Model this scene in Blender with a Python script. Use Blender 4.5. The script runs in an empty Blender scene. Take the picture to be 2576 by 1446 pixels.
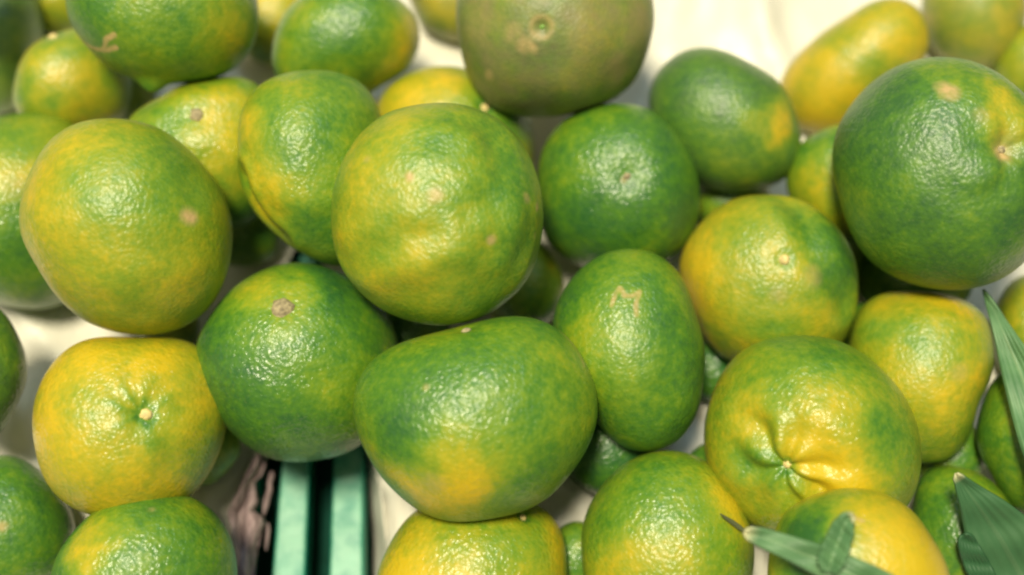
import bpy, bmesh, math, random
import numpy as np
from mathutils import Vector, Matrix
from mathutils.bvhtree import BVHTree
from mathutils.geometry import delaunay_2d_cdt

S = bpy.context.scene
C = S.collection
rng = np.random.RandomState(7)

# ------------------------------------------------------------------ camera
TILT = math.radians(22)
W0, H0 = 2576.0, 1446.0          # size of the view the measurements were taken in
HFOV = math.radians(46)
FPX = W0 / 2 / math.tan(HFOV / 2)
FWD = np.array([0, math.sin(TILT), -math.cos(TILT)])
RGT = np.array([1.0, 0, 0])
UP = np.array([0, math.cos(TILT), math.sin(TILT)])
CAM = -FWD * 0.40
cd = bpy.data.cameras.new('camera')
cam = bpy.data.objects.new('camera', cd)
C.objects.link(cam)
cam.location = CAM
cam.rotation_euler = (TILT, 0, 0)
cd.sensor_fit = 'HORIZONTAL'
cd.sensor_width = 36
cd.lens = 18 / math.tan(HFOV / 2)
cd.clip_start = 0.01
cd.clip_end = 50
cd.dof.use_dof = True
cd.dof.focus_distance = 0.325
cd.dof.aperture_fstop = 3.7
S.camera = cam

# ------------------------------------------------------------------ light
w = bpy.data.worlds.new('World')
S.world = w
w.use_nodes = True
bg = w.node_tree.nodes['Background']
bg.inputs[0].default_value = (1.0, 0.93, 0.76, 1)
bg.inputs[1].default_value = 0.15


def area(name, dirv, dist, size, power, col):
    l = bpy.data.lights.new(name, 'AREA')
    l.shape = 'RECTANGLE'
    l.size, l.size_y = size
    l.energy = power
    l.color = col
    o = bpy.data.objects.new(name, l)
    C.objects.link(o)
    d = Vector(dirv).normalized()
    o.location = d * dist
    o.rotation_euler = d.to_track_quat('Z', 'Y').to_euler()
    return o


def offview(up_deg, right_deg):
    a, b = math.radians(up_deg), math.radians(right_deg)
    v = -FWD * math.cos(a) * math.cos(b) + UP * math.sin(a) + RGT * math.sin(b)
    return v


area('ceiling_lamp', offview(20, -8), 1.7, (0.40, 0.24), 41, (1.0, 0.90, 0.66))
area('far_ceiling_lamp', offview(46, 6), 2.0, (0.7, 0.3), 5.5, (0.62, 0.86, 1.0))
area('side_ceiling_lamp', offview(8, -42), 2.2, (0.6, 0.6), 2.0, (1.0, 0.93, 0.75))

S.view_settings.view_transform = 'Standard'
S.view_settings.look = 'None'
S.view_settings.exposure = 0.15
S.view_settings.gamma = 1
S.render.filter_size = 2.2
try:
    S.cycles.pixel_filter_type = 'BLACKMAN_HARRIS'
    S.cycles.filter_width = 2.4
except Exception:
    pass


# ------------------------------------------------------------------ helpers
def ray(px, py):
    v = FWD + RGT * ((px - W0 / 2) / FPX) - UP * ((py - H0 / 2) / FPX)
    return v / np.linalg.norm(v)


def floor_pt(px, py, z=0.0):
    u = ray(px, py)
    return CAM + u * ((z - CAM[2]) / u[2])


def proj(P):
    d = P - CAM
    dep = d @ FWD
    return np.stack([W0 / 2 + FPX * (d @ RGT) / dep, H0 / 2 - FPX * (d @ UP) / dep], -1)


def link_mesh(name, verts, faces, mat, parent=None, smooth=True):
    me = bpy.data.meshes.new(name)
    me.from_pydata([tuple(map(float, v)) for v in verts], [], [tuple(map(int, f)) for f in faces])
    me.update()
    if smooth:
        me.polygons.foreach_set('use_smooth', [True] * len(me.polygons))
    me.materials.append(mat)
    o = bpy.data.objects.new(name, me)
    C.objects.link(o)
    if parent is not None:
        o.parent = parent
    return o


def tag(o, label=None, cat=None, group=None, kind=None):
    if label: o['label'] = label
    if cat: o['category'] = cat
    if group: o['group'] = group
    if kind: o['kind'] = kind


class NT:
    def __init__(s, name):
        s.m = bpy.data.materials.new(name)
        s.m.use_nodes = True
        s.t = s.m.node_tree
        s.b = s.t.nodes['Principled BSDF']

    def n(s, typ, **kw):
        nd = s.t.nodes.new(typ)
        for k, v in kw.items():
            if k.startswith('i_'):
                nd.inputs[k[2:].replace('_', ' ')].default_value = v
            else:
                setattr(nd, k, v)
        return nd

    def l(s, a, b):
        s.t.links.new(a, b)

    def ramp(s, src, stops):
        r = s.n('ShaderNodeValToRGB')
        el = r.color_ramp.elements
        while len(el) < len(stops): el.new(0.5)
        for e, (p, c) in zip(el, stops):
            e.position = p
            e.color = (*c, 1) if len(c) == 3 else c
        s.l(src, r.inputs[0])
        return r.outputs[0]

    def math(s, op, a, b=None, clamp=False):
        nd = s.n('ShaderNodeMath', operation=op, use_clamp=clamp)
        for i, v in enumerate((a, b)):
            if v is None: continue
            if isinstance(v, (int, float)): nd.inputs[i].default_value = v
            else: s.l(v, nd.inputs[i])
        return nd.outputs[0]

    def mix(s, f, a, b):
        nd = s.n('ShaderNodeMix', data_type='RGBA')
        for i, v in ((0, f), (6, a), (7, b)):
            if isinstance(v, (int, float)): nd.inputs[i].default_value = v
            elif isinstance(v, tuple): nd.inputs[i].default_value = (*v, 1)
            else: s.l(v, nd.inputs[i])
        return nd.outputs[2]


# ------------------------------------------------------------------ materials
def make_peel():
    M = NT('mandarin_peel')
    at = M.n('ShaderNodeAttribute', attribute_name='ripe').outputs['Fac']
    sc = M.n('ShaderNodeAttribute', attribute_name='scar').outputs['Fac']
    du = M.n('ShaderNodeAttribute', attribute_name='dull').outputs['Fac']
    ma = M.n('ShaderNodeAttribute', attribute_name='matte').outputs['Fac']
    tc = M.n('ShaderNodeTexCoord').outputs['Object']
    n1 = M.n('ShaderNodeTexNoise', i_Scale=75.0, i_Detail=5.0, i_Roughness=0.62)
    M.l(tc, n1.inputs['Vector'])
    n2 = M.n('ShaderNodeTexNoise', i_Scale=420.0, i_Detail=3.0, i_Roughness=0.6)
    M.l(tc, n2.inputs['Vector'])
    a = M.math('MULTIPLY', M.math('SUBTRACT', n1.outputs[0], 0.5), 0.55)
    b = M.math('MULTIPLY', M.math('SUBTRACT', n2.outputs[0], 0.5), 0.62)
    r = M.math('ADD', M.math('ADD', at, a), b, clamp=True)
    col = M.ramp(r, [(0.0, (0.024, 0.110, 0.018)), (0.22, (0.062, 0.180, 0.010)), (0.42, (0.140, 0.250, 0.009)),
                     (0.62, (0.250, 0.300, 0.009)), (0.8, (0.38, 0.345, 0.009)), (1.0, (0.54, 0.395, 0.008))])
    # oil glands: tiny pale dots
    vo = M.n('ShaderNodeTexVoronoi', i_Scale=640.0)
    wob = M.n('ShaderNodeMapping')
    M.l(tc, wob.inputs['Vector'])
    M.l(wob.outputs[0], vo.inputs['Vector'])
    dots = M.ramp(vo.outputs['Distance'], [(0.0, (1, 1, 1)), (0.28, (0, 0, 0))])
    col = M.mix(M.math('MULTIPLY', dots, 0.10), col, (0.55, 0.60, 0.20))
    # dull greyish bloom
    n3 = M.n('ShaderNodeTexNoise', i_Scale=130.0, i_Detail=5.0)
    M.l(tc, n3.inputs['Vector'])
    dl = M.math('MULTIPLY', du, M.math('MULTIPLY', n3.outputs[0], 1.5), clamp=True)
    col = M.mix(dl, col, (0.215, 0.175, 0.085))
    # scars
    n4 = M.n('ShaderNodeTexNoise', i_Scale=520.0, i_Detail=3.0)
    M.l(tc, n4.inputs['Vector'])
    sm = M.math('ADD', sc, M.math('MULTIPLY', M.math('SUBTRACT', n4.outputs[0], 0.5), M.math('MULTIPLY', sc, 1.3)), clamp=True)
    col = M.mix(sm, col, (0.46, 0.33, 0.14))
    M.l(col, M.b.inputs['Base Color'])
    # relief: pores + gentle unevenness
    mus = M.n('ShaderNodeTexNoise', i_Scale=850.0, i_Detail=2.0, i_Roughness=0.55)
    M.l(tc, mus.inputs['Vector'])
    vo2 = M.n('ShaderNodeTexVoronoi', i_Scale=820.0, feature='SMOOTH_F1')
    vo2.inputs['Smoothness'].default_value = 0.6
    M.l(tc, vo2.inputs['Vector'])
    big = M.n('ShaderNodeTexNoise', i_Scale=95.0, i_Detail=2.0)
    M.l(tc, big.inputs['Vector'])
    h = M.math('ADD', M.math('MULTIPLY', mus.outputs[0], 0.62), M.math('MULTIPLY', vo2.outputs['Distance'], 0.55))
    h = M.math('ADD', h, M.math('MULTIPLY', big.outputs[0], 0.5))
    bp = M.n('ShaderNodeBump', i_Strength=0.16, i_Distance=0.0009)      # flesh of the skin: nearly smooth
    M.l(h, bp.inputs['Height'])
    M.l(bp.outputs[0], M.b.inputs['Normal'])
    bc = M.n('ShaderNodeBump', i_Strength=0.7, i_Distance=0.0010)       # waxy surface: every pore catches the lamp
    M.l(M.math('SUBTRACT', 0.68, M.math('MULTIPLY', ma, 0.30)), bc.inputs['Strength'])
    M.l(h, bc.inputs['Height'])
    M.l(bc.outputs[0], M.b.inputs['Coat Normal'])
    wv = M.math('SUBTRACT', 0.85, M.math('MULTIPLY', M.math('MAXIMUM', du, sc), 0.75), clamp=True)
    M.l(wv, M.b.inputs['Coat Weight'])
    M.b.inputs['Coat IOR'].default_value = 1.5
    M.l(M.math('ADD', M.math('MULTIPLY', n1.outputs[0], 0.12), M.math('ADD', M.math('MULTIPLY', ma, 0.20), 0.19)), M.b.inputs['Coat Roughness'])
    M.b.inputs['Roughness'].default_value = 0.55
    M.b.inputs['Specular IOR Level'].default_value = 0.35
    return M.m


def simple(name, col, rough=0.6, var=0.25, scale=400, bump=0.0003, spec=0.5):
    M = NT(name)
    tc = M.n('ShaderNodeTexCoord').outputs['Object']
    n1 = M.n('ShaderNodeTexNoise', i_Scale=float(scale), i_Detail=4.0)
    M.l(tc, n1.inputs['Vector'])
    lo = tuple(c * (1 - var) for c in col)
    hi = tuple(min(1, c * (1 + var)) for c in col)
    M.l(M.ramp(n1.outputs[0], [(0.3, lo), (0.7, hi)]), M.b.inputs['Base Color'])
    bp = M.n('ShaderNodeBump', i_Strength=0.6, i_Distance=bump)
    M.l(n1.outputs[0], bp.inputs['Height'])
    M.l(bp.outputs[0], M.b.inputs['Normal'])
    M.b.inputs['Roughness'].default_value = rough
    M.b.inputs['Specular IOR Level'].default_value = spec
    return M.m


def make_sheet():
    M = NT('white_plastic')
    tc = M.n('ShaderNodeTexCoord').outputs['Object']
    n1 = M.n('ShaderNodeTexNoise', i_Scale=22.0, i_Detail=5.0)
    M.l(tc, n1.inputs['Vector'])
    M.l(M.ramp(n1.outputs[0], [(0.3, (0.68, 0.66, 0.56)), (0.7, (0.76, 0.745, 0.66))]), M.b.inputs['Base Color'])
    mp = M.n('ShaderNodeMapping')
    mp.inputs['Scale'].default_value = (1, 0.35, 1)
    mp.inputs['Rotation'].default_value = (0, 0, 0.35)
    M.l(tc, mp.inputs['Vector'])
    n2 = M.n('ShaderNodeTexNoise', i_Scale=60.0, i_Detail=3.0, i_Distortion=0.8)
    M.l(mp.outputs[0], n2.inputs['Vector'])
    bp = M.n('ShaderNodeBump', i_Strength=0.6, i_Distance=0.003)
    M.l(n2.outputs[0], bp.inputs['Height'])
    M.l(bp.outputs[0], M.b.inputs['Normal'])
    M.b.inputs['Roughness'].default_value = 0.42
    return M.m


def make_teal():
    M = NT('teal_plastic')
    tc = M.n('ShaderNodeTexCoord').outputs['Object']
    n1 = M.n('ShaderNodeTexNoise', i_Scale=130.0, i_Detail=5.0, i_Roughness=0.6)
    M.l(tc, n1.inputs['Vector'])
    geo = M.n('ShaderNodeNewGeometry')
    teal_base = M.ramp(n1.outputs[0], [(0.3, (0.004, 0.22, 0.145)), (0.7, (0.012, 0.33, 0.235))])
    # paler dust lies on the upper faces only
    sep = M.n('ShaderNodeSeparateXYZ')
    M.l(geo.outputs['Normal'], sep.inputs[0])
    up = M.math('GREATER_THAN', sep.outputs[2], 0.75)
    mint_mottle = M.ramp(n1.outputs[0], [(0.34, (0.1, 0.1, 0.1)), (0.58, (1, 1, 1))])
    f = M.math('MULTIPLY', M.math('MULTIPLY', mint_mottle, up), 0.42)
    M.l(M.mix(f, teal_base, (0.36, 0.58, 0.40)), M.b.inputs['Base Color'])
    M.b.inputs['Roughness'].default_value = 0.45
    bp = M.n('ShaderNodeBump', i_Strength=0.4, i_Distance=0.0006)
    M.l(n1.outputs[0], bp.inputs['Height'])
    M.l(bp.outputs[0], M.b.inputs['Normal'])
    return M.m


def make_leaf():
    M = NT('leaf_green')
    uvx = M.n('ShaderNodeAttribute', attribute_name='across').outputs['Fac']   # -1..1 -> stored 0..1
    tip = M.n('ShaderNodeAttribute', attribute_name='tip').outputs['Fac']
    tc = M.n('ShaderNodeTexCoord').outputs['Object']
    n1 = M.n('ShaderNodeTexNoise', i_Scale=160.0, i_Detail=4.0)
    M.l(tc, n1.inputs['Vector'])
    base = M.ramp(n1.outputs[0], [(0.3, (0.062, 0.160, 0.060)), (0.7, (0.110, 0.235, 0.095))])
    # parallel veins
    st = M.math('SINE', M.math('MULTIPLY', uvx, 42.0))
    base = M.mix(M.math('MULTIPLY', M.math('ADD', st, 1.0), 0.03), base, (0.22, 0.36, 0.20))
    mid = M.math('LESS_THAN', M.math('ABSOLUTE', M.math('SUBTRACT', uvx, 0.5)), 0.035)
    base = M.mix(M.math('MULTIPLY', mid, 0.35), base, (0.30, 0.42, 0.22))
    dk = M.n('ShaderNodeAttribute', attribute_name='deep').outputs['Fac']  # darkens the two corner blades to the tone of the shadow there
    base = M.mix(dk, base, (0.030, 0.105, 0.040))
    base = M.mix(tip, base, (0.60, 0.58, 0.33))
    M.l(base, M.b.inputs['Base Color'])
    M.b.inputs['Roughness'].default_value = 0.5
    bp = M.n('ShaderNodeBump', i_Strength=0.35, i_Distance=0.0003)
    M.l(M.math('ADD', st, n1.outputs[0]), bp.inputs['Height'])
    M.l(bp.outputs[0], M.b.inputs['Normal'])
    return M.m


def make_paper():
    M = NT('mauve_paper')
    tc = M.n('ShaderNodeTexCoord').outputs['Object']
    mp = M.n('ShaderNodeMapping')
    mp.inputs['Scale'].default_value = (6, 1, 6)
    M.l(tc, mp.inputs['Vector'])
    n1 = M.n('ShaderNodeTexNoise', i_Scale=110.0, i_Detail=5.0, i_Distortion=0.6)
    M.l(mp.outputs[0], n1.inputs['Vector'])
    M.l(M.ramp(n1.outputs[0], [(0.3, (0.12, 0.085, 0.085)), (0.5, (0.31, 0.225, 0.235)), (0.7, (0.46, 0.36, 0.36))]),
        M.b.inputs['Base Color'])
    M.b.inputs['Roughness'].default_value = 0.7
    bp = M.n('ShaderNodeBump', i_Strength=0.7, i_Distance=0.001)
    M.l(n1.outputs[0], bp.inputs['Height'])
    M.l(bp.outputs[0], M.b.inputs['Normal'])
    return M.m


PEEL = make_peel()
SHEET = make_sheet()
TEAL = make_teal()
LEAF = make_leaf()
PAPER = make_paper()
BUTTON = simple('pale_stem', (0.62, 0.50, 0.20), 0.6, 0.25, 900)
BUTTON_GREEN = simple('green_stem', (0.16, 0.30, 0.05), 0.55, 0.25, 700)
BUTTON_BROWN = simple('brown_stem', (0.30, 0.25, 0.14), 0.8, 0.5, 900, 0.0006)
DARK = simple('dark_board', (0.012, 0.035, 0.022), 0.7, 0.3, 60)


# ------------------------------------------------------------------ fruit data
# c: centre, p: outline, ripe: 0 green .. 1 yellow; pt: patches (x, y, radius, +-ripe); st: stem ends
# (x, y, kind, size); sc: scars (x, y, radius, strength); ln: scar lines; cr: creases; dull
F = {}


def fr(key, c, p, ripe, label, **kw):
    F[key] = dict(c=c, p=p, ripe=ripe, label=label, **kw)


fr('tl_dark', (5, 105), [(98, 0), (106, 40), (108, 80), (97, 140), (-90, 110), (5, 285), (5, -90)], .36,
   'dull olive mandarin cut by the top left corner, in the shade', dull=.2)  # skin dulled to bring the corner's shade into its colour
fr('tl_high', (150, -10), [(80, -60), (60, 20), (230, -60), (240, 20), (150, 95), (150, -110)], .62,
   'yellow green mandarin squeezed between the corner fruit and the big dark green one', pt=[(140, 10, 40, .2)])
fr('tl_button', (165, 205), [(60, 140), (42, 180), (33, 220), (32, 255), (48, 290), (110, 325), (230, 335), (312, 290), (330, 205),
   (285, 120), (200, 72), (132, 85), (92, 105)], .60,
   'yellow-green mandarin with cream stem button at its top, under the big dark green one',
   st=[(132, 88, 'pale', 17)], pt=[(60, 230, 50, -.3), (200, 250, 80, .15), (160, 120, 50, -.2)])
fr('top_big', (408, 15), [(165, 0), (172, 40), (190, 80), (230, 130), (270, 165), (310, 190), (360, 202), (420, 208), (500, 203),
   (560, 188), (600, 165), (632, 125), (648, 70), (648, 10), (620, -80), (410, -185), (200, -90)], .20,
   'big dark green mandarin at top edge with Y-shaped tan scratch and green nub',
   ln=[[(185, 82), (215, 108), (238, 122), (262, 128)], [(262, 128), (270, 100), (284, 88)], [(262, 128), (290, 118)]],
   st=[(385, 205, 'nub', 38)], pt=[(590, 40, 70, .4), (560, 130, 60, .3), (350, 175, 60, .15), (240, 120, 40, .1)], lw=6)
fr('top_yellow', (690, 45), [(635, 150), (600, 100), (590, 20), (640, -40), (700, -55), (780, 0), (790, 80), (700, 165)], .86,
   'yellow mandarin peeping out behind two green ones at the top edge', pt=[(650, 135, 45, -.5), (640, 60, 30, -.2)])
fr('top_green', (872, 85), [(745, 0), (715, 35), (692, 85), (685, 140), (695, 195), (945, 226), (990, 200), (1030, 170), (1052, 130), (1057, 80),
   (1040, 35), (1000, -5), (880, -50), (790, -30), (760, 235), (850, 250)], .27,
   'bright green mandarin with a yellow right side, cut by the top edge',
   pt=[(1030, 110, 70, .55), (1030, 40, 50, .4), (990, 180, 50, .3), (740, 60, 60, .15), (720, 170, 40, .2)])
fr('yel_side', (775, 425), [(600, 310), (610, 270), (640, 225), (690, 195), (760, 180), (830, 180), (890, 202), (935, 240), (958, 300),
   (595, 360), (602, 420), (620, 480), (648, 530), (690, 575), (735, 615), (780, 650), (840, 670), (900, 660), (960, 560), (975, 430)], .42,
   'green mandarin with a folded orange-yellow left flank, left of centre',
   pt=[(625, 330, 55, .5), (650, 430, 70, .45), (670, 540, 60, .5), (780, 300, 110, -.12), (770, 600, 70, -.1), (700, 480, 60, .2), (860, 250, 70, -.2)],
   sc=[(655, 515, 14, .5)], cr=[((618, 455), (650, 525), (705, 582), 24, .06)])
fr('centre', (1105, 543), [(960, 300), (1000, 277), (1060, 262), (1130, 260), (1200, 270), (1260, 300), (1310, 350), (1345, 410), (1362, 470),
   (1366, 540), (1360, 610), (1338, 680), (1300, 735), (1250, 780), (1200, 805), (1140, 820), (1060, 815), (980, 790), (920, 750),
   (880, 700), (850, 640), (838, 580), (840, 520), (852, 450), (875, 390), (910, 340)], .50,
   'large yellow-green mandarin with small tan spots, at the centre of the heap',
   pt=[(920, 360, 60, .3), (1040, 750, 110, .33), (960, 700, 60, .2), (1150, 560, 50, .1), (1250, 640, 130, -.28), (1200, 330, 120, -.12), (1270, 480, 70, -.2),
       (1320, 700, 50, .2), (860, 560, 40, .25), (1080, 600, 60, .1)],
   sc=[(1032, 446, 12, .8), (1092, 490, 18, .55), (1232, 602, 12, .8), (1325, 500, 14, .5), (1350, 520, 10, .8), (927, 398, 10, .35), (1345, 590, 10, .3)],
   cr=[((870, 650), (1060, 600), (1230, 520), 34, .02), ((1235, 340), (1250, 450), (1225, 600), 36, .02)])
fr('behind_c', (1145, 340), [(950, 262), (975, 217), (1020, 187), (1080, 168), (1150, 168), (1200, 182), (1280, 225), (1335, 300), (1345, 370),
   (1340, 430), (1150, 520), (960, 430)], .68,
   'yellow mandarin with a small stem button, tucked behind the big central one',
   st=[(1226, 268, 'pale', 15)], pt=[(1290, 330, 90, -.5), (1170, 230, 50, -.25), (1060, 230, 60, .2), (1330, 400, 40, .1)])
fr('olive', (1400, 60), [(1147, 0), (1150, 60), (1160, 130), (1172, 180), (1200, 230), (1240, 265), (1300, 288), (1360, 296), (1420, 291),
   (1490, 275), (1550, 250), (1600, 205), (1630, 140), (1648, 70), (1645, 0), (1600, -100), (1400, -185), (1200, -100)], .40,
   'large olive mandarin with dull scuffed skin and dry star-shaped base, at top edge',
   dull=.72, st=[(1362, 70, 'starscar', 34)], ls=.5,
   sc=[(1290, 80, 22, .35), (1318, 112, 18, .5), (1345, 90, 14, .35), (1340, 125, 12, .4), (1230, 192, 14, .5), (1600, 60, 50, .25), (1560, 170, 40, .2), (1200, 60, 50, .25)],
   pt=[(1500, 60, 70, .35), (1440, 180, 80, .25), (1180, 130, 60, -.2), (1300, 30, 60, -.25), (1250, 200, 60, .05), (1590, 130, 50, .1), (1390, 130, 50, -.3)])
fr('top_behind', (1140, -10), [(1020, -40), (1040, 20), (1060, 62), (1100, 92), (1160, 108), (1230, 70), (1250, 0), (1140, -120)], .60,
   'yellow-green mandarin at the top edge, left of the scuffed olive one', dull=.4, pt=[(1130, 30, 40, .2)])
fr('shiny', (1557, 468), [(1362, 385), (1385, 340), (1420, 300), (1480, 272), (1550, 262), (1620, 272), (1680, 310), (1720, 360), (1750, 420), (1761, 490),
   (1755, 560), (1730, 615), (1690, 655), (1360, 570), (1390, 620), (1430, 655), (1480, 676), (1352, 470), (1590, 690)], .17,
   'deep green mandarin with its dimpled stem end facing up, right of the central one',
   st=[(1578, 440, 'dimple', 34)], pt=[(1400, 480, 60, .05)], sc=[(1572, 450, 8, .5)])
fr('m_mark', (1580, 880), [(1470, 665), (1510, 640), (1560, 627), (1620, 628), (1670, 650), (1710, 690), (1735, 740), (1755, 800), (1772, 870),
   (1773, 950), (1760, 1020), (1735, 1080), (1690, 1122), (1640, 1137), (1580, 1128), (1530, 1095), (1480, 1030), (1390, 830), (1394, 790), (1410, 745), (1440, 700)], .22,
   'tall green mandarin with a tan M-shaped scratch, between the two front rows',
   ln=[[(1538, 770), (1541, 738), (1556, 727), (1566, 743), (1590, 742), (1605, 732)], [(1606, 730), (1600, 770), (1604, 792)]], lw=5.5, ls=.62,
   pt=[(1440, 830, 60, .32), (1520, 900, 90, .2), (1570, 640, 70, .25), (1700, 760, 70, -.12), (1640, 1050, 100, -.1), (1700, 700, 50, .12)])
fr('front', (1193, 1055), [(886, 1050), (890, 1005), (903, 955), (933, 910), (985, 873), (1050, 850), (1120, 832), (1200, 810), (1260, 799), (1315, 796),
   (1370, 808), (1420, 840), (1460, 890), (1490, 945), (1504, 1000), (1500, 1060), (1480, 1120), (1440, 1185), (1395, 1235), (1340, 1275),
   (1260, 1300), (1180, 1313), (1110, 1310), (1040, 1280), (980, 1230), (930, 1160), (900, 1100)], .26,
   'broad green mandarin with a yellow-brown patch at its lower left, front and centre',
   pt=[(1110, 1230, 130, .62), (1000, 1190, 70, .35), (1200, 1250, 80, .35), (1440, 1080, 60, .2), (1400, 880, 60, .15), (1000, 1060, 90, -.15), (1120, 1090, 80, -.08)],
   sc=[(1068, 975, 9, .3), (1090, 1215, 28, .25)], ln=[[(1408, 832), (1440, 868), (1468, 915)]], lw=4,
   st=[(1172, 826, 'brown', 14)])
fr('leftgreen', (742, 910), [(488, 940), (495, 870), (520, 800), (560, 750), (610, 705), (670, 672), (740, 660), (800, 666), (860, 688), (950, 760),
   (1000, 850), (1000, 930), (960, 1060), (890, 1130), (850, 1150), (780, 1161), (700, 1158), (650, 1140), (600, 1108), (560, 1060), (520, 1010), (497, 975)], .17,
   'dark green glossy mandarin with a brown round stem scar, above the teal slats',
   st=[(715, 772, 'brown', 30)], pt=[(710, 700, 90, .35), (640, 800, 60, .15), (900, 960, 70, .2), (940, 820, 60, .12), (720, 1100, 70, -.1), (700, 790, 40, .1)])
fr('leftyellow', (315, 1070), [(84, 1040), (90, 990), (120, 930), (165, 880), (225, 852), (290, 846), (380, 848), (450, 850), (530, 900), (570, 1000),
   (565, 1090), (525, 1190), (485, 1240), (82, 1100), (95, 1160), (120, 1220), (160, 1265), (215, 1292), (350, 1300)], .92,
   'yellow mandarin with a green star round its button, below the big left one',
   st=[(372, 1040, 'pale', 20)], star=[(355, 1035, .14, 6)],
   pt=[(350, 1030, 75, -.32), (420, 1100, 100, -.26), (540, 1130, 60, -.5), (240, 1000, 60, -.12), (330, 1160, 70, -.1), (300, 860, 60, -.2), (210, 1060, 60, -.1)])
fr('botleft', (366, 1445), [(128, 1446), (150, 1385), (190, 1330), (250, 1275), (320, 1243), (390, 1233), (450, 1240), (510, 1265), (558, 1310), (585, 1360),
   (598, 1430), (570, 1560), (366, 1660), (160, 1570)], .24,
   'green mandarin with a yellow left rim, cut by the bottom edge left of the slats',
   sc=[(383, 1283, 7, .4)], pt=[(220, 1340, 50, .5), (170, 1400, 40, .5), (215, 1420, 35, .6), (560, 1350, 55, .4), (470, 1265, 50, .25), (480, 1330, 60, .05)])
fr('cornerbl', (15, 1330), [(0, 1145), (60, 1157), (110, 1193), (150, 1240), (182, 1295), (190, 1340), (170, 1430), (100, 1500), (0, 1520), (-160, 1340)], .18,
   'plain green mandarin in the bottom left corner', sc=[(8, 1325, 12, .6)], pt=[(0, 1330, 40, .1)])
fr('leftedge', (-62, 930), [(0, 778), (22, 802), (48, 850), (65, 900), (68, 945), (52, 1000), (22, 1060), (0, 1090), (-190, 930), (-62, 1110), (-62, 760)], .22,
   'green mandarin mostly cut off by the left edge, beside the yellow one', dull=.1)
fr('left', (316, 570), [(48, 560), (55, 490), (75, 430), (110, 370), (160, 325), (220, 305), (290, 300), (360, 310), (420, 335), (470, 375), (520, 430),
   (560, 490), (580, 560), (581, 620), (565, 695), (535, 755), (500, 798), (440, 832), (380, 843), (310, 840), (250, 826), (200, 800), (150, 757),
   (110, 705), (80, 650), (57, 605)], .60,
   'large yellow-green mandarin with one round tan spot, at left',
   sc=[(480, 545, 19, 1.0)], pt=[(120, 530, 80, .28), (150, 400, 60, .15), (200, 680, 110, .2), (260, 440, 90, -.18), (350, 350, 90, -.12), (510, 480, 80, -.2),
       (540, 650, 60, -.2), (280, 620, 80, -.1), (340, 790, 70, -.12), (400, 700, 70, .1)])
fr('leftback', (25, 530), [(0, 293), (60, 282), (125, 287), (190, 312), (240, 400), (240, 660), (150, 768), (90, 778), (30, 770), (-190, 530), (-100, 350), (-100, 720)], .36,
   'green and yellow mandarin at the left edge, behind the large yellow-green one',
   pt=[(110, 310, 70, .25), (50, 400, 60, -.1), (60, 480, 60, .2), (20, 470, 40, .25), (20, 600, 80, -.15)], sc=[(50, 470, 30, .2)])
fr('midback', (520, 375), [(328, 292), (355, 272), (420, 232), (500, 202), (580, 191), (640, 205), (700, 290), (700, 460), (600, 575), (480, 560), (350, 420)], .56,
   'mottled yellow-green mandarin with a brown stem dimple, wedged behind the left ones',
   st=[(492, 285, 'brown', 18)], pt=[(400, 300, 60, -.3), (560, 320, 80, .2), (560, 260, 60, .1), (560, 420, 70, -.1), (600, 540, 70, -.3), (470, 240, 60, .1)],
   cr=[((440, 300), (560, 290), (640, 330), 30, .03)])
fr('upright', (1825, 305), [(1633, 250), (1655, 183), (1690, 146), (1740, 125), (1790, 121), (1840, 135), (1890, 160), (1940, 190), (1978, 232), (2002, 285),
   (2016, 350), (2005, 415), (1970, 455), (1920, 477), (1850, 487), (1790, 478), (1740, 455), (1660, 360)], .22,
   'grey-green mandarin with one yellow spot on its right, beside the white liner', dull=.12,
   pt=[(1960, 310, 48, .75), (1945, 350, 28, .4), (1880, 290, 30, .2), (1830, 420, 90, .15), (1700, 220, 90, -.12)])
fr('topyel', (2150, 165), [(2015, 325), (1975, 285), (1958, 235), (1970, 185), (2005, 138), (2060, 90), (2120, 50), (2180, 12), (2235, -6), (2290, 6), (2325, 42),
   (2338, 95), (2325, 150), (2290, 195), (2240, 245), (2150, 315), (2080, 342)], .88,
   'oblong yellow mandarin lying on the white liner at upper right', pt=[(2150, 110, 60, -.22), (2230, 200, 50, -.3), (2030, 240, 40, -.1), (2040, 110, 40, -.12), (2080, 280, 60, .1)],
   flat=.8)
fr('trback', (2450, 30), [(2335, -60), (2318, 20), (2335, 100), (2390, 165), (2460, 180), (2540, 150), (2580, 60), (2560, -50), (2450, -110)], .66,
   'olive-yellow mandarin at the top right, behind the oblong yellow one', dull=.25, pt=[(2390, 90, 60, -.15), (2480, 60, 50, .1)])
fr('tredge', (2600, 165), [(2500, 140), (2500, 200), (2520, 250), (2600, 290), (2600, 60), (2530, 90), (2700, 170)], .50,
   'greenish mandarin cut by the right edge, above the biggest green one')
fr('right', (2372, 437), [(2093, 400), (2100, 340), (2130, 280), (2180, 220), (2240, 175), (2310, 150), (2390, 145), (2450, 155), (2520, 190), (2580, 238),
   (2640, 320), (2665, 430), (2640, 570), (2110, 500), (2132, 570), (2175, 638), (2230, 688), (2300, 715), (2380, 729), (2450, 725), (2520, 702), (2580, 660)], .17,
   'biggest dark green mandarin with a puckered brown-yellow stem hollow, at the right edge',
   st=[(2548, 365, 'hollow', 45)], pt=[(2560, 280, 70, .6), (2520, 230, 50, .4), (2560, 360, 50, .55), (2330, 160, 60, .2), (2420, 240, 40, .1), (2160, 640, 60, .1), (2560, 640, 50, .25), (2120, 500, 60, .1)],
   sc=[(2390, 232, 22, .7), (2365, 215, 18, .45), (2470, 290, 20, .3), (2540, 380, 20, .5)], ridge=(2548, 365, .018, 5), dull=.05)
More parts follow.
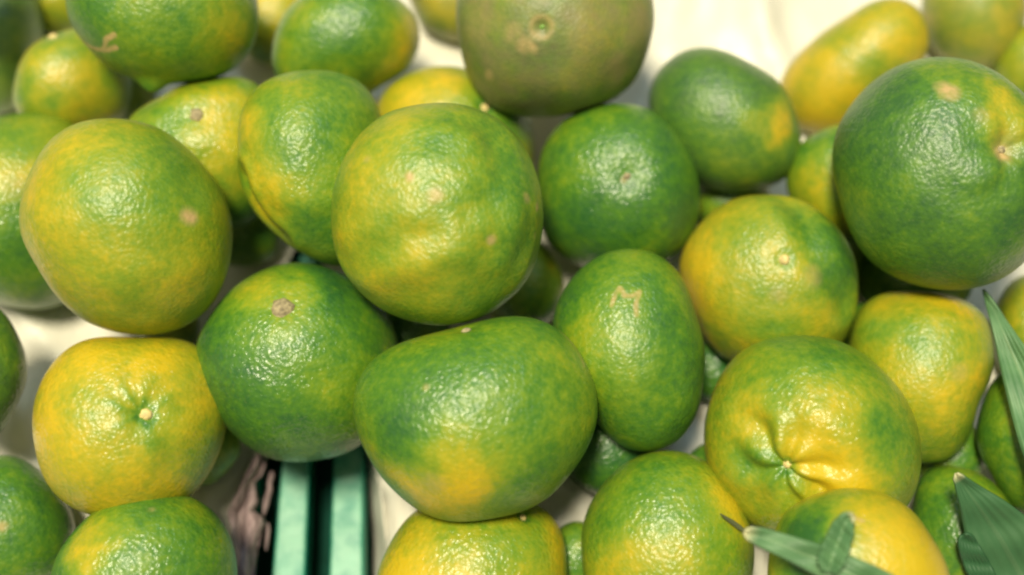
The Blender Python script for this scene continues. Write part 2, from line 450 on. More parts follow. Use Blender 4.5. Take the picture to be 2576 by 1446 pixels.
fr('sliver', (2115, 440), [(1976, 440), (1985, 400), (2020, 355), (2060, 330), (2120, 312), (1982, 490), (2010, 530), (2120, 600), (2220, 440)], .45,
   'lime green mandarin showing as a sliver left of the biggest one', pt=[(2060, 480, 60, .2), (2130, 580, 60, .4), (2030, 370, 50, -.15)])
fr('button', (1935, 705), [(1704, 690), (1715, 640), (1740, 590), (1780, 540), (1840, 505), (1900, 492), (1970, 497), (2030, 518), (2090, 558), (2132, 610),
   (2155, 670), (2162, 735), (2150, 800), (2110, 880), (2000, 930), (1728, 750), (1750, 810), (1790, 870), (1850, 915)], .72,
   'yellow mandarin with a cream stem button and a green right shoulder, right of centre',
   st=[(1974, 652, 'pale', 19)], pt=[(2080, 600, 90, -.5), (2120, 720, 80, -.45), (1960, 510, 60, -.3), (1740, 730, 70, .2), (2030, 790, 45, .2), (1830, 860, 50, -.2),
       (1850, 600, 50, -.2), (1970, 740, 50, -.25), (2000, 640, 50, .2), (1980, 850, 60, -.2)], sc=[(2045, 700, 26, .35), (1960, 740, 20, .3)],
   cr=[((2000, 520), (2050, 640), (2120, 760), 30, .035)], dull=.04)
fr('wrinkled', (2045, 1090), [(1772, 1070), (1785, 1000), (1820, 930), (1870, 880), (1940, 850), (2010, 842), (2080, 850), (2150, 875), (2210, 920), (2265, 980),
   (2300, 1050), (2318, 1120), (2312, 1200), (2285, 1270), (2180, 1340), (1900, 1330), (1830, 1268), (1790, 1195), (1768, 1125)], .52,
   'yellow and green mandarin with deep wrinkles radiating from its stem, at lower right',
   st=[(1972, 1178, 'pale', 16)], ridge=(1972, 1178, .043, 6),
   pt=[(1850, 1040, 60, .35), (2090, 1100, 110, .32), (2040, 1180, 70, .3), (1880, 1140, 50, -.3), (2230, 1100, 80, -.25), (2040, 870, 110, -.3), (1950, 1200, 30, -.2),
       (2150, 1200, 60, .2), (1860, 1250, 70, .15), (2060, 950, 60, -.1), (1830, 950, 40, -.2), (2270, 1200, 60, -.15)])
fr('dented', (2318, 930), [(2135, 870), (2150, 800), (2182, 757), (2240, 735), (2310, 731), (2370, 740), (2430, 757), (2472, 792), (2496, 845), (2499, 905),
   (2483, 965), (2460, 1020), (2442, 1080), (2420, 1130), (2370, 1157), (2310, 1165), (2150, 1060)], .52,
   'lime and yellow mandarin in the right column, above the dark shadow blade',
   pt=[(2300, 755, 80, .35), (2400, 760, 50, .2), (2390, 1000, 80, .38), (2210, 840, 60, -.25), (2460, 900, 50, .05), (2330, 850, 80, -.12), (2360, 1130, 60, .1)],
   sc=[(2410, 935, 20, .25)])
fr('redge_low', (2605, 1100), [(2510, 940), (2468, 1020), (2456, 1085), (2470, 1150), (2510, 1222), (2580, 1290), (2740, 1100), (2610, 900)], .28,
   'dark green mandarin cut by the right edge, beside the pale leaf', pt=[(2560, 1000, 60, .3)])
fr('redge_high', (2600, 830), [(2510, 760), (2498, 830), (2505, 900), (2540, 960), (2620, 990), (2620, 690), (2550, 705), (2700, 830)], .58,
   'shaded yellowish mandarin at the right edge, behind the pale leaf', pt=[(2530, 880, 50, -.3)])
fr('leafy', (2425, 1345), [(2290, 1290), (2302, 1222), (2332, 1182), (2380, 1170), (2440, 1180), (2500, 1213), (2560, 1290), (2590, 1380), (2540, 1500), (2420, 1530), (2310, 1470)], .33,
   'pale green mandarin under a shadow modelled as a pointed blade, bottom right', pt=[(2350, 1300, 60, .1)])
fr('botyel', (2152, 1440), [(1930, 1440), (1948, 1335), (1990, 1275), (2060, 1240), (2130, 1228), (2200, 1235), (2260, 1260), (2310, 1302), (2352, 1362), (2390, 1446),
   (2360, 1570), (2150, 1660), (1960, 1570)], .84,
   'yellow mandarin with a green left side, under the leaf tips at the bottom',
   pt=[(2010, 1310, 80, -.6), (2040, 1390, 80, -.55), (2120, 1250, 50, -.3), (2280, 1370, 70, .2), (1960, 1430, 60, -.3)], ln=[[(2135, 1298), (2172, 1310)]], lw=4)
fr('botmid', (1680, 1375), [(1462, 1365), (1470, 1300), (1500, 1240), (1550, 1180), (1610, 1145), (1680, 1132), (1740, 1140), (1800, 1180), (1850, 1240), (1880, 1300),
   (1897, 1360), (1895, 1446), (1800, 1590), (1660, 1630), (1500, 1540)], .42,
   'speckled green and yellow mandarin at the bottom, left of the leaf tips',
   pt=[(1850, 1290, 60, .45), (1640, 1430, 100, .35), (1540, 1250, 60, .15), (1680, 1180, 80, -.1), (1500, 1350, 60, -.15), (1760, 1220, 60, .15), (1620, 1270, 60, -.15)])
fr('botyellow', (1190, 1445), [(948, 1446), (970, 1390), (1000, 1335), (1040, 1290), (1120, 1255), (1250, 1240), (1340, 1262), (1385, 1292), (1415, 1340), (1427, 1400),
   (1425, 1470), (1340, 1620), (1180, 1660), (1010, 1590)], .78,
   'yellow mandarin at the bottom edge, in the shadow of the broad front one',
   st=[(1322, 1297, 'pale', 14)], pt=[(1230, 1370, 100, -.25), (1040, 1420, 70, .2), (1310, 1310, 60, -.3), (1390, 1340, 40, .1), (1110, 1330, 60, -.2), (1340, 1420, 70, -.2)])
fr('between', (1310, 715), [(1350, 600), (1393, 648), (1418, 705), (1412, 760), (1385, 805), (1330, 830), (1240, 800), (1200, 720), (1240, 620)], .42,
   'small mandarin showing between the central, M-scratched and front ones', pt=[(1370, 640, 40, .25), (1380, 800, 40, -.2)])
fr('under_m', (1530, 1120), [(1405, 1120), (1440, 1030), (1530, 990), (1640, 1040), (1655, 1130), (1620, 1210), (1530, 1248), (1445, 1210)], .10,
   'dark green mandarin deep in the shade below the M-scratched one')
fr('under_c', (600, 560), [(520, 560), (560, 470), (650, 480), (700, 560), (680, 650), (600, 670), (535, 640)], .32,
   'dark green mandarin deep in the gap right of the large left one')
fr('under_y', (520, 1130), [(420, 1100), (470, 1020), (570, 1030), (600, 1090), (575, 1180), (520, 1220), (450, 1200)], .28,
   'shaded green mandarin behind the yellow one with the star button')
fr('under_r', (2300, 690), [(2150, 690), (2180, 610), (2340, 590), (2450, 690), (2400, 790), (2200, 790)], .3,
   'dark mandarin deep in the shade below the biggest green one')
fr('bot_gap', (1450, 1400), [(1375, 1400), (1395, 1340), (1450, 1310), (1510, 1335), (1530, 1400), (1505, 1470), (1450, 1500), (1390, 1470)], .35,
   'small green mandarin deep between the two bottom ones left of the leaf tips')
fr('h1', (300, 235), [(215, 235), (240, 160), (300, 140), (370, 165), (395, 235), (365, 310), (300, 330), (240, 310)], .45,  # added fruit, tinted dull olive for the shadow under top_big
   'olive mandarin deep in the shade under the green nub of the big dark one', dull=.2)
fr('h10', (430, 830), [(350, 830), (370, 770), (430, 750), (480, 770), (500, 830), (480, 880), (430, 905), (370, 880)], .5,
   'shaded mandarin low between the large left one and the yellow one below it', dull=.3)
fr('off_tl', (-125, -110), [(-125, -225), (-10, -110), (-45, -25), (-125, 8), (-240, -110), (-205, -190), (-45, -190), (-205, -25)], .3,
   'mandarin lying on the heap just beyond the top left corner')
fr('h2', (1830, 505), [(1745, 510), (1770, 450), (1830, 430), (1910, 450), (1940, 505), (1910, 560), (1830, 580), (1765, 560)], .45,  # olive tint chosen to match the shaded gap below 'upright'
   'shaded mandarin low between the yellow-spotted one and the cream-button one')
fr('h3', (1790, 935), [(1720, 935), (1742, 870), (1790, 855), (1835, 880), (1850, 935), (1830, 990), (1790, 1010), (1740, 990)], .10,
   'dark mandarin low in the gap right of the M-scratched one')
fr('h4', (2185, 850), [(2110, 850), (2130, 780), (2190, 760), (2250, 790), (2265, 850), (2240, 910), (2185, 930), (2125, 910)], .35,
   'dark mandarin low between the cream-button one and the right column')
fr('h5', (1795, 1215), [(1715, 1215), (1735, 1140), (1800, 1110), (1870, 1150), (1880, 1215), (1850, 1280), (1795, 1300), (1735, 1280)], .25,
   'dark green mandarin low left of the deeply wrinkled one')
fr('h6', (2390, 1150), [(2300, 1150), (2320, 1080), (2390, 1050), (2460, 1080), (2485, 1150), (2460, 1210), (2390, 1235), (2320, 1210)], .3,
   'dark mandarin low in the gap above the pointed dark shadow blade')
fr('h7', (1030, 830), [(930, 830), (950, 760), (1030, 740), (1110, 760), (1130, 830), (1100, 890), (1030, 910), (960, 890)], .22,
   'dark green mandarin low where the central, front and brown-scarred ones meet')
fr('h8', (2070, 620), [(1980, 600), (2010, 530), (2080, 510), (2170, 540), (2200, 620), (2160, 700), (2080, 720), (2010, 690)], .35,
   'shaded mandarin low between the cream-button one and the biggest green one')

# (front, back) pairs
ORDER = '''tl_dark|off_tl; h3|m_mark button wrinkled; h10|left leftyellow leftgreen; h1|tl_button top_big midback left; h2|upright button shiny sliver; h4|button dented wrinkled; h5|m_mark wrinkled botmid; h6|dented leafy redge_low wrinkled; h7|centre front leftgreen; h8|button right sliver;
tl_dark tl_button|top_big; tl_dark|tl_button; tl_high|tl_button top_big tl_dark; top_yellow|top_big top_green; top_green|yel_side;
midback|left yel_side top_big; yel_side|centre; behind_c|centre olive yel_side; top_behind|olive; shiny|centre m_mark olive; olive|top_dummy;
between|centre m_mark front; leftgreen|centre front; leftyellow|leftgreen left botleft; leftback|left; leftedge|left; cornerbl|leftyellow botleft;
upright|shiny; topyel|right; trback|topyel right; tredge|right; sliver|right button; button|wrinkled m_mark; dented|wrinkled right;
wrinkled|botyel botmid; leafy|botyel redge_low; redge_high|right redge_low dented; botyellow|front botmid; m_mark|front; under_m|m_mark front botmid; under_c|left yel_side midback leftgreen;
under_y|leftyellow leftgreen botleft; under_r|right dented; bot_gap|botyellow botmid; sliver|upright; shiny|button; redge_low|dented; leftedge|leftyellow; tl_button|leftback; behind_c|top_green; upright|button'''
front_of = {k: set() for k in F}
for part in ORDER.replace('\n', ' ').split(';'):
    a, b = part.strip().split('|')
    for x in a.split():
        for y in b.split():
            if x in F and y in F: front_of[y].add(x)      # y lies in front of x


# ---- outline fit: mean radius, second harmonic, and damped higher ones
def fit(key):
    f = F[key]
    c = np.array(f['c'], float)
    u = ray(*c)
    ax = np.cross(u, UP); ax /= np.linalg.norm(ax)        # image right
    ay = np.cross(ax, u)                                  # image up
    Q = []
    for (x, y) in f['p']:
        v = ray(x, y)
        v = v / (v @ u)
        Q.append((v @ ax, v @ ay))
    Q = np.array(Q)
    th = np.arctan2(Q[:, 1], Q[:, 0])
    r = np.hypot(Q[:, 0], Q[:, 1])
    K = 7
    def basis(t):
        cols = [np.ones_like(t)]
        for k in range(1, K + 1):
            cols += [np.cos(k * t), np.sin(k * t)]
        return np.stack(cols, -1)
    A = basis(th)
    lam = np.array([0.0] + sum([[(0.10 * k ** 1.7) * 0.35] * 2 for k in range(1, K + 1)], []))
    co = np.linalg.solve(A.T @ A + np.diag(lam), A.T @ r)
    alpha = math.atan(co[0])
    return dict(u=u, ax=ax, ay=ay, co=co, basis=basis, rad=co[0] * math.cos(alpha), s=math.cos(alpha), sina=math.sin(alpha))


G = {k: fit(k) for k in F}
# ---- distance from the camera: each lies on the floor or on what is beneath it
done = {}
RAISE = dict(leftedge=.028, off_tl=.05)
def solve(k):
    if k in done: return done[k]
    g = G[k]
    d = CAM[2] / (g['sina'] * 0.95 - g['u'][2])
    backs = [solve(b) for b in front_of[k]]
    for b in front_of[k]:
        db, gb = done[b], G[b]
        Pb = CAM + gb['u'] * db
        Rb = db * gb['sina']
        t = min(d, db)
        for _ in range(400):
            P = CAM + g['u'] * t
            if np.linalg.norm(P - Pb) >= 0.83 * (Rb + t * g['sina']): break
            t -= 0.0006
        d = min(d, t)
    done[k] = d = d - RAISE.get(k, 0)
    return d
import sys
for k in F: solve(k)

# ---- unit sphere mesh shared as source of directions
def ico(sub):
    bm = bmesh.new()
    bmesh.ops.create_icosphere(bm, subdivisions=sub, radius=1.0)
    V = np.array([v.co[:] for v in bm.verts])
    T = [[v.index for v in f.verts] for f in bm.faces]
    bm.free()
    V /= np.linalg.norm(V, axis=1)[:, None]
    return V, T
ICO = {5: ico(6), 6: ico(7)}      # 10k and 41k vertices


def sines(P, scale, seed, n=14):
    r = np.random.RandomState(seed)
    out = np.zeros(len(P))
    for _ in range(n):
        k = r.normal(size=3); k *= scale * r.uniform(.6, 1.5) / np.linalg.norm(k)
        out += np.sin(P @ k + r.uniform(0, 6.28))
    return out / math.sqrt(n / 2.0)


def disc(R, zt, dome, n=14, m=4, jag=0.12, seed=0, hole=0.0):
    """domed irregular knob: top at dome, skirt sinking below zero"""
    r = np.random.RandomState(seed)
    jj = 1 + jag * r.uniform(-1, 1, n)
    V = [(0, 0, zt + dome * (1 - hole))]
    for i in range(1, m + 1):
        q = i / m
        for j in range(n):
            a = 2 * math.pi * j / n
            rr = R * q * (1 + (jj[j] - 1) * q)
            V.append((rr * math.cos(a), rr * math.sin(a), zt + dome * (1 - q ** 2.4)))
    for j in range(n):
        a = 2 * math.pi * j / n
        V.append((R * 1.12 * math.cos(a), R * 1.12 * math.sin(a), -0.0012))
    Fc = [(0, 1 + j, 1 + (j + 1) % n) for j in range(n)]
    for i in range(m):
        for j in range(n):
            a = 1 + i * n + j; b = 1 + i * n + (j + 1) % n
            Fc.append((a, a + n, b + n, b))
    return V, Fc


peels = []
PSCALE = dict(left=.6, centre=.6, yel_side=.8, right=.8)
MATTE = dict(left=.75, centre=.7, yel_side=.7, right=.7, upright=.7, topyel=.6, button=.55, dented=.6, olive=.85, top_big=.75, trback=.9, tl_dark=.9,
             tl_button=.6, shiny=.1, leftgreen=.1, leftyellow=.1, botleft=.1, botyellow=.05, botmid=.2, front=.3, m_mark=.35, wrinkled=.35, top_green=.5)
LUMP = dict(olive=2.2, centre=3.1, left=2.0, yel_side=2.2, wrinkled=1.8, button=1.8, dented=1.7, m_mark=1.5)
GROUP = 'green and yellow mandarins heaped in the crate'
seedc = 11
for key, f in F.items():
    seedc += 1
    g = G[key]
    d = done[key]
    hi = key in ('wrinkled', 'right', 'yel_side', 'leftyellow', 'button', 'm_mark', 'top_big', 'olive', 'front', 'centre')
    N, T = ICO[6 if hi else 5]
    rho = np.hypot(N[:, 0], N[:, 1])
    th = np.arctan2(N[:, 1], N[:, 0])
    co = g['co']
    r0 = co[0]
    e2 = math.hypot(co[3], co[4]) / r0
    ph = 0.5 * math.atan2(co[4], co[3])
    a, b = r0 * (1 + e2), r0 * (1 - e2)
    # ellipse as an affine map, remaining outline as a smooth residual
    cx, sx = math.cos(ph), math.sin(ph)
    xe, ye = N[:, 0] * cx + N[:, 1] * sx, -N[:, 0] * sx + N[:, 1] * cx
    xe, ye = xe * a, ye * b
    X = xe * cx - ye * sx
    Y = xe * sx + ye * cx
    tt = np.arctan2(Y, X)
    rel = g['basis'](tt) @ co
    rell = 1 / np.sqrt((np.cos(tt - ph) / a) ** 2 + (np.sin(tt - ph) / b) ** 2)
    dl = (rel - rell) * rho ** 3
    X += dl * np.cos(tt); Y += dl * np.sin(tt)
    Z = N[:, 2] * r0 * f.get('flat', 0.92)
    sc_ = d * g['s']
    P = np.stack([X, Y, Z], -1) * sc_
    R = r0 * sc_
    # unevenness
    Nd = P / np.linalg.norm(P, axis=1)[:, None]
    lump = LUMP.get(key, 1.3) * (sines(Nd, 2.6, seedc, 10) * 0.008 + sines(Nd, 7.0, seedc + 50) * 0.0035 + sines(Nd, 17.0, seedc + 90) * 0.0012)
    P = P * (1 + lump[:, None] * (1 - 0.6 * (1 - np.abs(N[:, 2:3]))))
    Bm = np.stack([g['ax'], g['ay'], -g['u']], 0)       # local -> world rows
    centre = CAM + g['u'] * d
    Wd = P @ Bm + centre
    px = proj(Wd)
    front = N[:, 2] > 0.0
    idx = np.where(front)[0]

    def locate(x, y):
        q = px[idx] - np.array([x, y])
        return idx[np.argmin((q ** 2).sum(1))]
    mmpx = (d - R * 0.6) / FPX                            # metres per measured pixel here
    P0 = P.copy()
    nudge = np.zeros(len(P))
    ripe = np.full(len(P), float(f['ripe']))
    scar = np.zeros(len(P))
    dull = np.full(len(P), float(f.get('dull', 0.0)))
    matte = np.clip(MATTE.get(key, 0.3) + sines(Nd, 5.0, seedc + 350) * 0.15, 0, 1)
    warp = np.stack([sines(Nd, 6.0, seedc + 200 + i) for i in range(3)], -1) * R * 0.07
    warp2 = np.stack([sines(Nd, 20.0, seedc + 240 + i) for i in range(3)], -1) * R * 0.025
    Pw = P0 + warp + warp2
    Ps = P0 + warp2 * 0.35
    for (x, y, rp, am) in f.get('pt', []):
        c0 = P0[locate(x, y)]
        q = np.linalg.norm(Pw - c0, axis=1) / (rp * mmpx)
        ripe += am * 0.95 * PSCALE.get(key, 1.0) / (1 + np.exp((q - 1.0) * 3.2))
    ripe += sines(Nd, 3.2, seedc + 300) * 0.055 + sines(Nd, 9.0, seedc + 330) * 0.045
    for (x, y, rp, am) in f.get('sc', []):
        q = np.linalg.norm(Ps - P0[locate(x, y)], axis=1) / (rp * mmpx)
        scar += am * np.clip(1.5 - q, 0, 1)
    for ln in f.get('ln', []):
        pts = [P0[locate(*p)] for p in ln]
        lw = f.get('lw', 6) * mmpx
        for p, q in zip(pts[:-1], pts[1:]):
            dq = q - p
            t = np.clip(((Ps - p) @ dq) / (dq @ dq + 1e-12), 0, 1)
            dist = np.linalg.norm(Ps - (p + t[:, None] * dq), axis=1)
            scar = np.maximum(scar, f.get('ls', .8) * np.clip(1.6 - dist / lw, 0, 1))
    for (p1, p2, p3, wd, dep) in f.get('cr', []):
        pts = [P0[locate(*p)] for p in (p1, p2, p3)]
        best = np.full(len(P), 9.0)
        for p, q in zip(pts[:-1], pts[1:]):
            dq = q - p
            t = np.clip(((P0 - p) @ dq) / (dq @ dq + 1e-12), 0, 1)
            best = np.minimum(best, np.linalg.norm(P0 + warp * .3 - (p + t[:, None] * dq), axis=1) / (wd * mmpx))
        nudge -= dep * R * np.exp(-best ** 2)
        nudge += dep * 0.6 * R * np.exp(-((best - 2.2) / 0.9) ** 2)
    if 'ridge' in f or 'star' in f:
        x, y, amp, nr = f.get('ridge') or f['star'][0]
        if 'star' in f: amp = 0.008
        k0 = locate(x, y)
        nn = Nd[k0]
        t1 = np.cross(nn, [0.3, 1, 0.1]); t1 /= np.linalg.norm(t1)
        t2 = np.cross(nn, t1)
        ang = np.arctan2(Nd @ t2, Nd @ t1)
        q = np.arccos(np.clip(Nd @ nn, -1, 1))
        env = np.exp(-((q - 0.32) / 0.30) ** 2)
        wob = sines(Nd, 3.0, seedc + 400) * 1.1 + sines(Nd, 8.0, seedc + 410) * 0.55
        val = np.cos(nr * ang + wob * 1.3)
        nudge += amp * R * env * (val * 0.7 - 0.25 - 0.55 * np.abs(np.sin(nr * ang / 2 + wob)) ** 6 * 0.5)
        nudge += amp * R * 0.55 * sines(Nd, 9.0, seedc + 420) * np.exp(-((q - .4) / .35) ** 2)
        nudge -= (0.05 if 'ridge' in f else 0.03) * R * np.exp(-(q / 0.17) ** 2)
        if 'star' in f: ripe -= 0.18 * np.exp(-((q - .2) / 0.25) ** 2) * np.clip(val, 0, 1)
    buttons = []
    for si, (x, y, kind, sz) in enumerate(f.get('st', [])):
        k0 = locate(x, y)
        s_ = sz * mmpx
        q = np.linalg.norm(P0 - P0[k0], axis=1)
        if kind == 'pale':
            nudge -= 0.030 * R * np.exp(-(q / (s_ * 2.2)) ** 2) + 0.02 * R * np.exp(-(q / (s_ * 1.1)) ** 2)
            ripe -= 0.25 * np.exp(-((q - s_ * 1.1) / (s_ * .5)) ** 2)
            buttons.append((k0, s_ * 0.66, BUTTON, 0.0006, seedc))
        elif kind == 'brown':
            nudge -= 0.022 * R * np.exp(-(q / (s_ * 1.8)) ** 2)
            buttons.append((k0, s_ * 0.92, BUTTON_BROWN, 0.0002, seedc))
        elif kind == 'dimple':
            nudge -= 0.07 * R * np.exp(-(q / (s_ * 1.3)) ** 2)
            buttons.append((k0, s_ * 0.26, BUTTON_BROWN, 0.0003, seedc))
        elif kind == 'hollow':
            nudge -= 0.09 * R * np.exp(-(q / (s_ * 0.9)) ** 2)
            scar += 0.55 * np.exp(-(q / (s_ * .7)) ** 2)
            buttons.append((k0, s_ * 0.22, BUTTON_BROWN, 0.0004, seedc))
        elif kind == 'starscar':
            nudge -= 0.05 * R * np.exp(-(q / (s_ * .6)) ** 2)
            scar = np.maximum(scar, 0.5 * np.exp(-((q - s_ * .75) / (s_ * .22)) ** 2))
            buttons.append((k0, s_ * 0.22, BUTTON_GREEN, 0.0001, seedc))
        elif kind == 'nub':
            nudge += 0.13 * R * np.exp(-(q / (s_ * 0.8)) ** 2)
            ripe -= 0.1 * np.exp(-(q / (s_ * 0.8)) ** 2)
    P = P0 + Nd * nudge[:, None]
    P -= 0.0
    root = bpy.data.objects.new('mandarin', None) if buttons else None
    foot = centre.copy()
    foot[2] = (P @ Bm + centre)[:, 2].min()
    VW = P @ Bm + centre - foot
    if root:
        C.objects.link(root)
        root.empty_display_size = 0.01
        root.location = foot
        pl = link_mesh('peel', VW, T, PEEL, root)
    else:
        root = pl = link_mesh('mandarin', VW, T, PEEL)
        root.location = foot
    tag(root, f['label'], 'mandarin', GROUP)
    me = pl.data
    for nm, arr in (('ripe', ripe), ('scar', scar), ('dull', dull), ('matte', matte)):
        at = me.attributes.new(nm, 'FLOAT', 'POINT')
        at.data.foreach_set('value', np.clip(arr, 0, 1).astype(np.float32))
    me.update()
    for (k0, rr, mt, up_, sd) in buttons:
        nl = me.vertices[int(k0)].normal
        V, Fc = disc(rr, up_, rr * 0.45, jag=0.18, seed=sd)
        Q = nl.to_track_quat('Z', 'Y').to_matrix()
        V = [Q @ Vector(v) + Vector(VW[k0]) for v in V]
        link_mesh('stem_button', V, Fc, mt, root)
    peels.append((VW + foot, T))

allV = np.concatenate([p[0] for p in peels])
off = 0
allT = []
for v, t in peels:
    allT += [[i + off for i in tri] for tri in t]
    off += len(v)
BVH = BVHTree.FromPolygons([Vector(v) for v in allV], allT)


def hit_dist(px_, py_):
    u = ray(px_, py_)
    h = BVH.ray_cast(Vector(CAM), Vector(u))
    return h[3] if h[0] is not None else (CAM[2] / -u[2])


# ------------------------------------------------------------------ white liner with a torn hole
hole = [(652, 1150), (634, 1210), (615, 1290), (604, 1380), (600, 1446), (598, 1620), (985, 1620), (972, 1446), (966, 1330), (958, 1240), (940, 1170),
        (905, 1000), (850, 820), (815, 690), (800, 630), (770, 610), (735, 618), (722, 650), (705, 780), (680, 950), (662, 1080)]
hp = []
for i, p in enumerate(hole):
    q = hole[(i + 1) % len(hole)]
    for s_ in range(5):
        t = s_ / 5
        w_ = floor_pt(p[0] + (q[0] - p[0]) * t, p[1] + (q[1] - p[1]) * t)
        j = rng.uniform(-1, 1, 2) * 0.0006
        hp.append((w_[0] + j[0], w_[1] + j[1]))


def inside(x, y, poly):
    c = False
    n = len(poly)
    for i in range(n):
        x1, y1 = poly[i]; x2, y2 = poly[i - 1]
        if (y1 > y) != (y2 > y) and x < (x2 - x1) * (y - y1) / (y2 - y1) + x1: c = not c
    return c


XL, XR, YB, YT = -0.30, 0.30, -0.20, 0.34
gv = []
step = 0.004
for ix in range(int((XR - XL) / step) + 1):
    for iy in range(int((YT - YB) / step) + 1):
        x, y = XL + ix * step, YB + iy * step
        if inside(x, y, hp): continue
        if min((x - a) ** 2 + (y - b) ** 2 for a, b in hp) < 0.0015 ** 2: continue
        gv.append((x, y))
nh = len(hp)
verts2 = [Vector(p) for p in hp] + [Vector(p) for p in gv]
edges = [(i, (i + 1) % nh) for i in range(nh)]
res = delaunay_2d_cdt(verts2, edges, [], 0, 1e-7)
V2, F2 = res[0], res[2]
V2a = np.array([v[:] for v in V2])
folds = []
for (a, b, hgt, wd) in [((1690, 20), (1600, 290), .004, .007), ((1800, -40), (1850, 130), .003, .005), ((1870, -20), (2010, 290), .006, .006), ((1960, -60), (1900, 90), .004, .005),
                        ((1720, 140), (1850, 60), .0025, .005), ((1050, 60), (1180, 180), .004, .006), ((1120, 200), (1000, 90), .003, .005), ((20, 760), (160, 900), .006, .006),
                        ((30, 1100), (110, 960), .006, .005), ((1400, 1210), (1480, 1290), .003, .006), ((530, 1250), (620, 1180), .003, .004), ((1000, 1200), (1040, 1400), .003, .006)]:
    folds.append((floor_pt(*a)[:2], floor_pt(*b)[:2], hgt, wd))


def sheet_z(x, y):
    P2 = np.stack([x, y], -1)
    z = np.zeros(len(x))
    for (a, b, hgt, wd) in folds:
        dq = b - a
        t = np.clip(((P2 - a) @ dq) / (dq @ dq), -0.1, 1.1)
        dist = np.linalg.norm(P2 - (a + t[:, None] * dq), axis=1)
        z += 1.5 * hgt * np.exp(-(dist / wd) ** 2) * (1 - 0.5 * t)
    P3 = np.stack([x, y, 0 * x], -1)
    z += 0.0009 * sines(P3, 60, 5) + 0.0004 * sines(P3, 190, 6)
    return z


zz = sheet_z(V2a[:, 0], V2a[:, 1])
# near the tear the film droops
hpa = np.array(hp)
dm = np.array([np.sqrt(((hpa - p) ** 2).sum(1).min()) for p in V2a])
zz = zz * np.clip(dm / 0.012, 0, 1) - 0.003 * np.exp(-(dm / 0.005) ** 2)
keep = []
for t in F2:
    c_ = V2a[list(t)].mean(0)
    if not inside(c_[0], c_[1], hp): keep.append(list(t))
liner = bpy.data.objects.new('plastic_liner', None)
C.objects.link(liner)
tag(liner, 'creased white plastic liner sheet with a torn hole, under all the mandarins', 'plastic sheet')
sh = link_mesh('sheet', np.column_stack([V2a, zz]), keep, SHEET, liner)
sol = sh.modifiers.new('thickness', 'SOLIDIFY'); sol.thickness = 0.0002


def strip(name, rows, mat, parent, thick=0.0003, jagged=0.0):
    """rows: list of rows of world points"""
    V = [p for r in rows for p in r]
    n = len(rows[0])
    Fc = [(i * n + j, i * n + j + 1, (i + 1) * n + j + 1, (i + 1) * n + j) for i in range(len(rows) - 1) for j in range(n - 1)]
    o = link_mesh(name, V, Fc, mat, parent)
    s = o.modifiers.new('thickness', 'SOLIDIFY'); s.thickness = thick; s.offset = 0
    return o


# right lip of the tear, turned down into the crate
rows = []
for i in range(26):
    t = i / 25
    y = 1100 + t * 480
    xr = np.interp(y, [1100, 1170, 1240, 1330, 1446, 1620], [925, 940, 958, 966, 972, 985]) + 3
    row = []
    for j in range(9):
        q = j / 8
        x = xr - q * (40 + 5 * math.sin(y * .031))
        z = -0.003 - 0.030 * q ** 0.75 + 0.0009 * math.sin(y * .03 + q * 4)
        row.append(floor_pt(x, y, z))
    rows.append(row)
strip('torn_edge', rows, SHEET, liner)
# left lip
rows = []
for i in range(26):
    t = i / 25
    y = 600 + t * 560
    xl = np.interp(y, [600, 650, 780, 950, 1080, 1160], [720, 722, 705, 680, 662, 650]) - 3
    rows.append([floor_pt(xl + q * (18 + 4 * math.sin(y * .05)), y, -0.003 - 0.010 * q ** 1.4) for q in np.linspace(0, 1, 6)])
strip('torn_edge', rows, SHEET, liner)

# ------------------------------------------------------------------ torn mauve paper at the hole's left rim
paper = bpy.data.objects.new('torn_paper', None)
C.objects.link(paper)
tag(paper, 'crumpled torn mauve-grey paper at the left rim of the hole, beside the teal slats', 'paper')
rows = []
r2 = np.random.RandomState(3)
for i in range(70):
    y = 1140 + i * 7
    xl = np.interp(y, [1140, 1165, 1210, 1290, 1330, 1400, 1640], [648, 634, 608, 572, 582, 596, 590])
    xr = np.interp(y, [1140, 1170, 1195, 1215, 1240, 1262, 1285, 1300, 1318, 1345, 1372, 1400, 1446, 1640],
                   [662, 666, 660, 640, 646, 652, 636, 662, 668, 656, 650, 645, 640, 642]) + r2.uniform(-2, 2)
    row = []
    for j in range(13):
        q = j / 12
        x = xl + (xr - xl) * q
        z = 0.0035 - 0.008 * q + 0.0016 * math.sin(q * 9 + y * .02) + 0.0007 * math.sin(q * 25 + y * .07)
        row.append(floor_pt(x, y, z))
    rows.append(row)
strip('paper_strip', rows, PAPER, paper, 0.0003)
for (pts, z) in [([(684, 1186, 5), (682, 1200, 7), (678, 1216, 5), (679, 1232, 6), (672, 1252, 8), (668, 1272, 7), (664, 1296, 2)], -0.006),
                 ([(674, 1316, 2), (675, 1335, 4), (672, 1360, 4), (669, 1385, 1)], -0.007)]:
    rows = []
    for (x, y, wv) in pts:
        rows.append([floor_pt(x - wv, y, z), floor_pt(x, y, z + 0.0008), floor_pt(x + wv, y, z)])
    strip('paper_shred', rows, PAPER, paper, 0.0003)

# ------------------------------------------------------------------ teal crate seen through the tear
crate = bpy.data.objects.new('plastic_crate', None)
C.objects.link(crate)
tag(crate, 'teal green plastic crate base of parallel slats showing through the torn liner', 'crate')


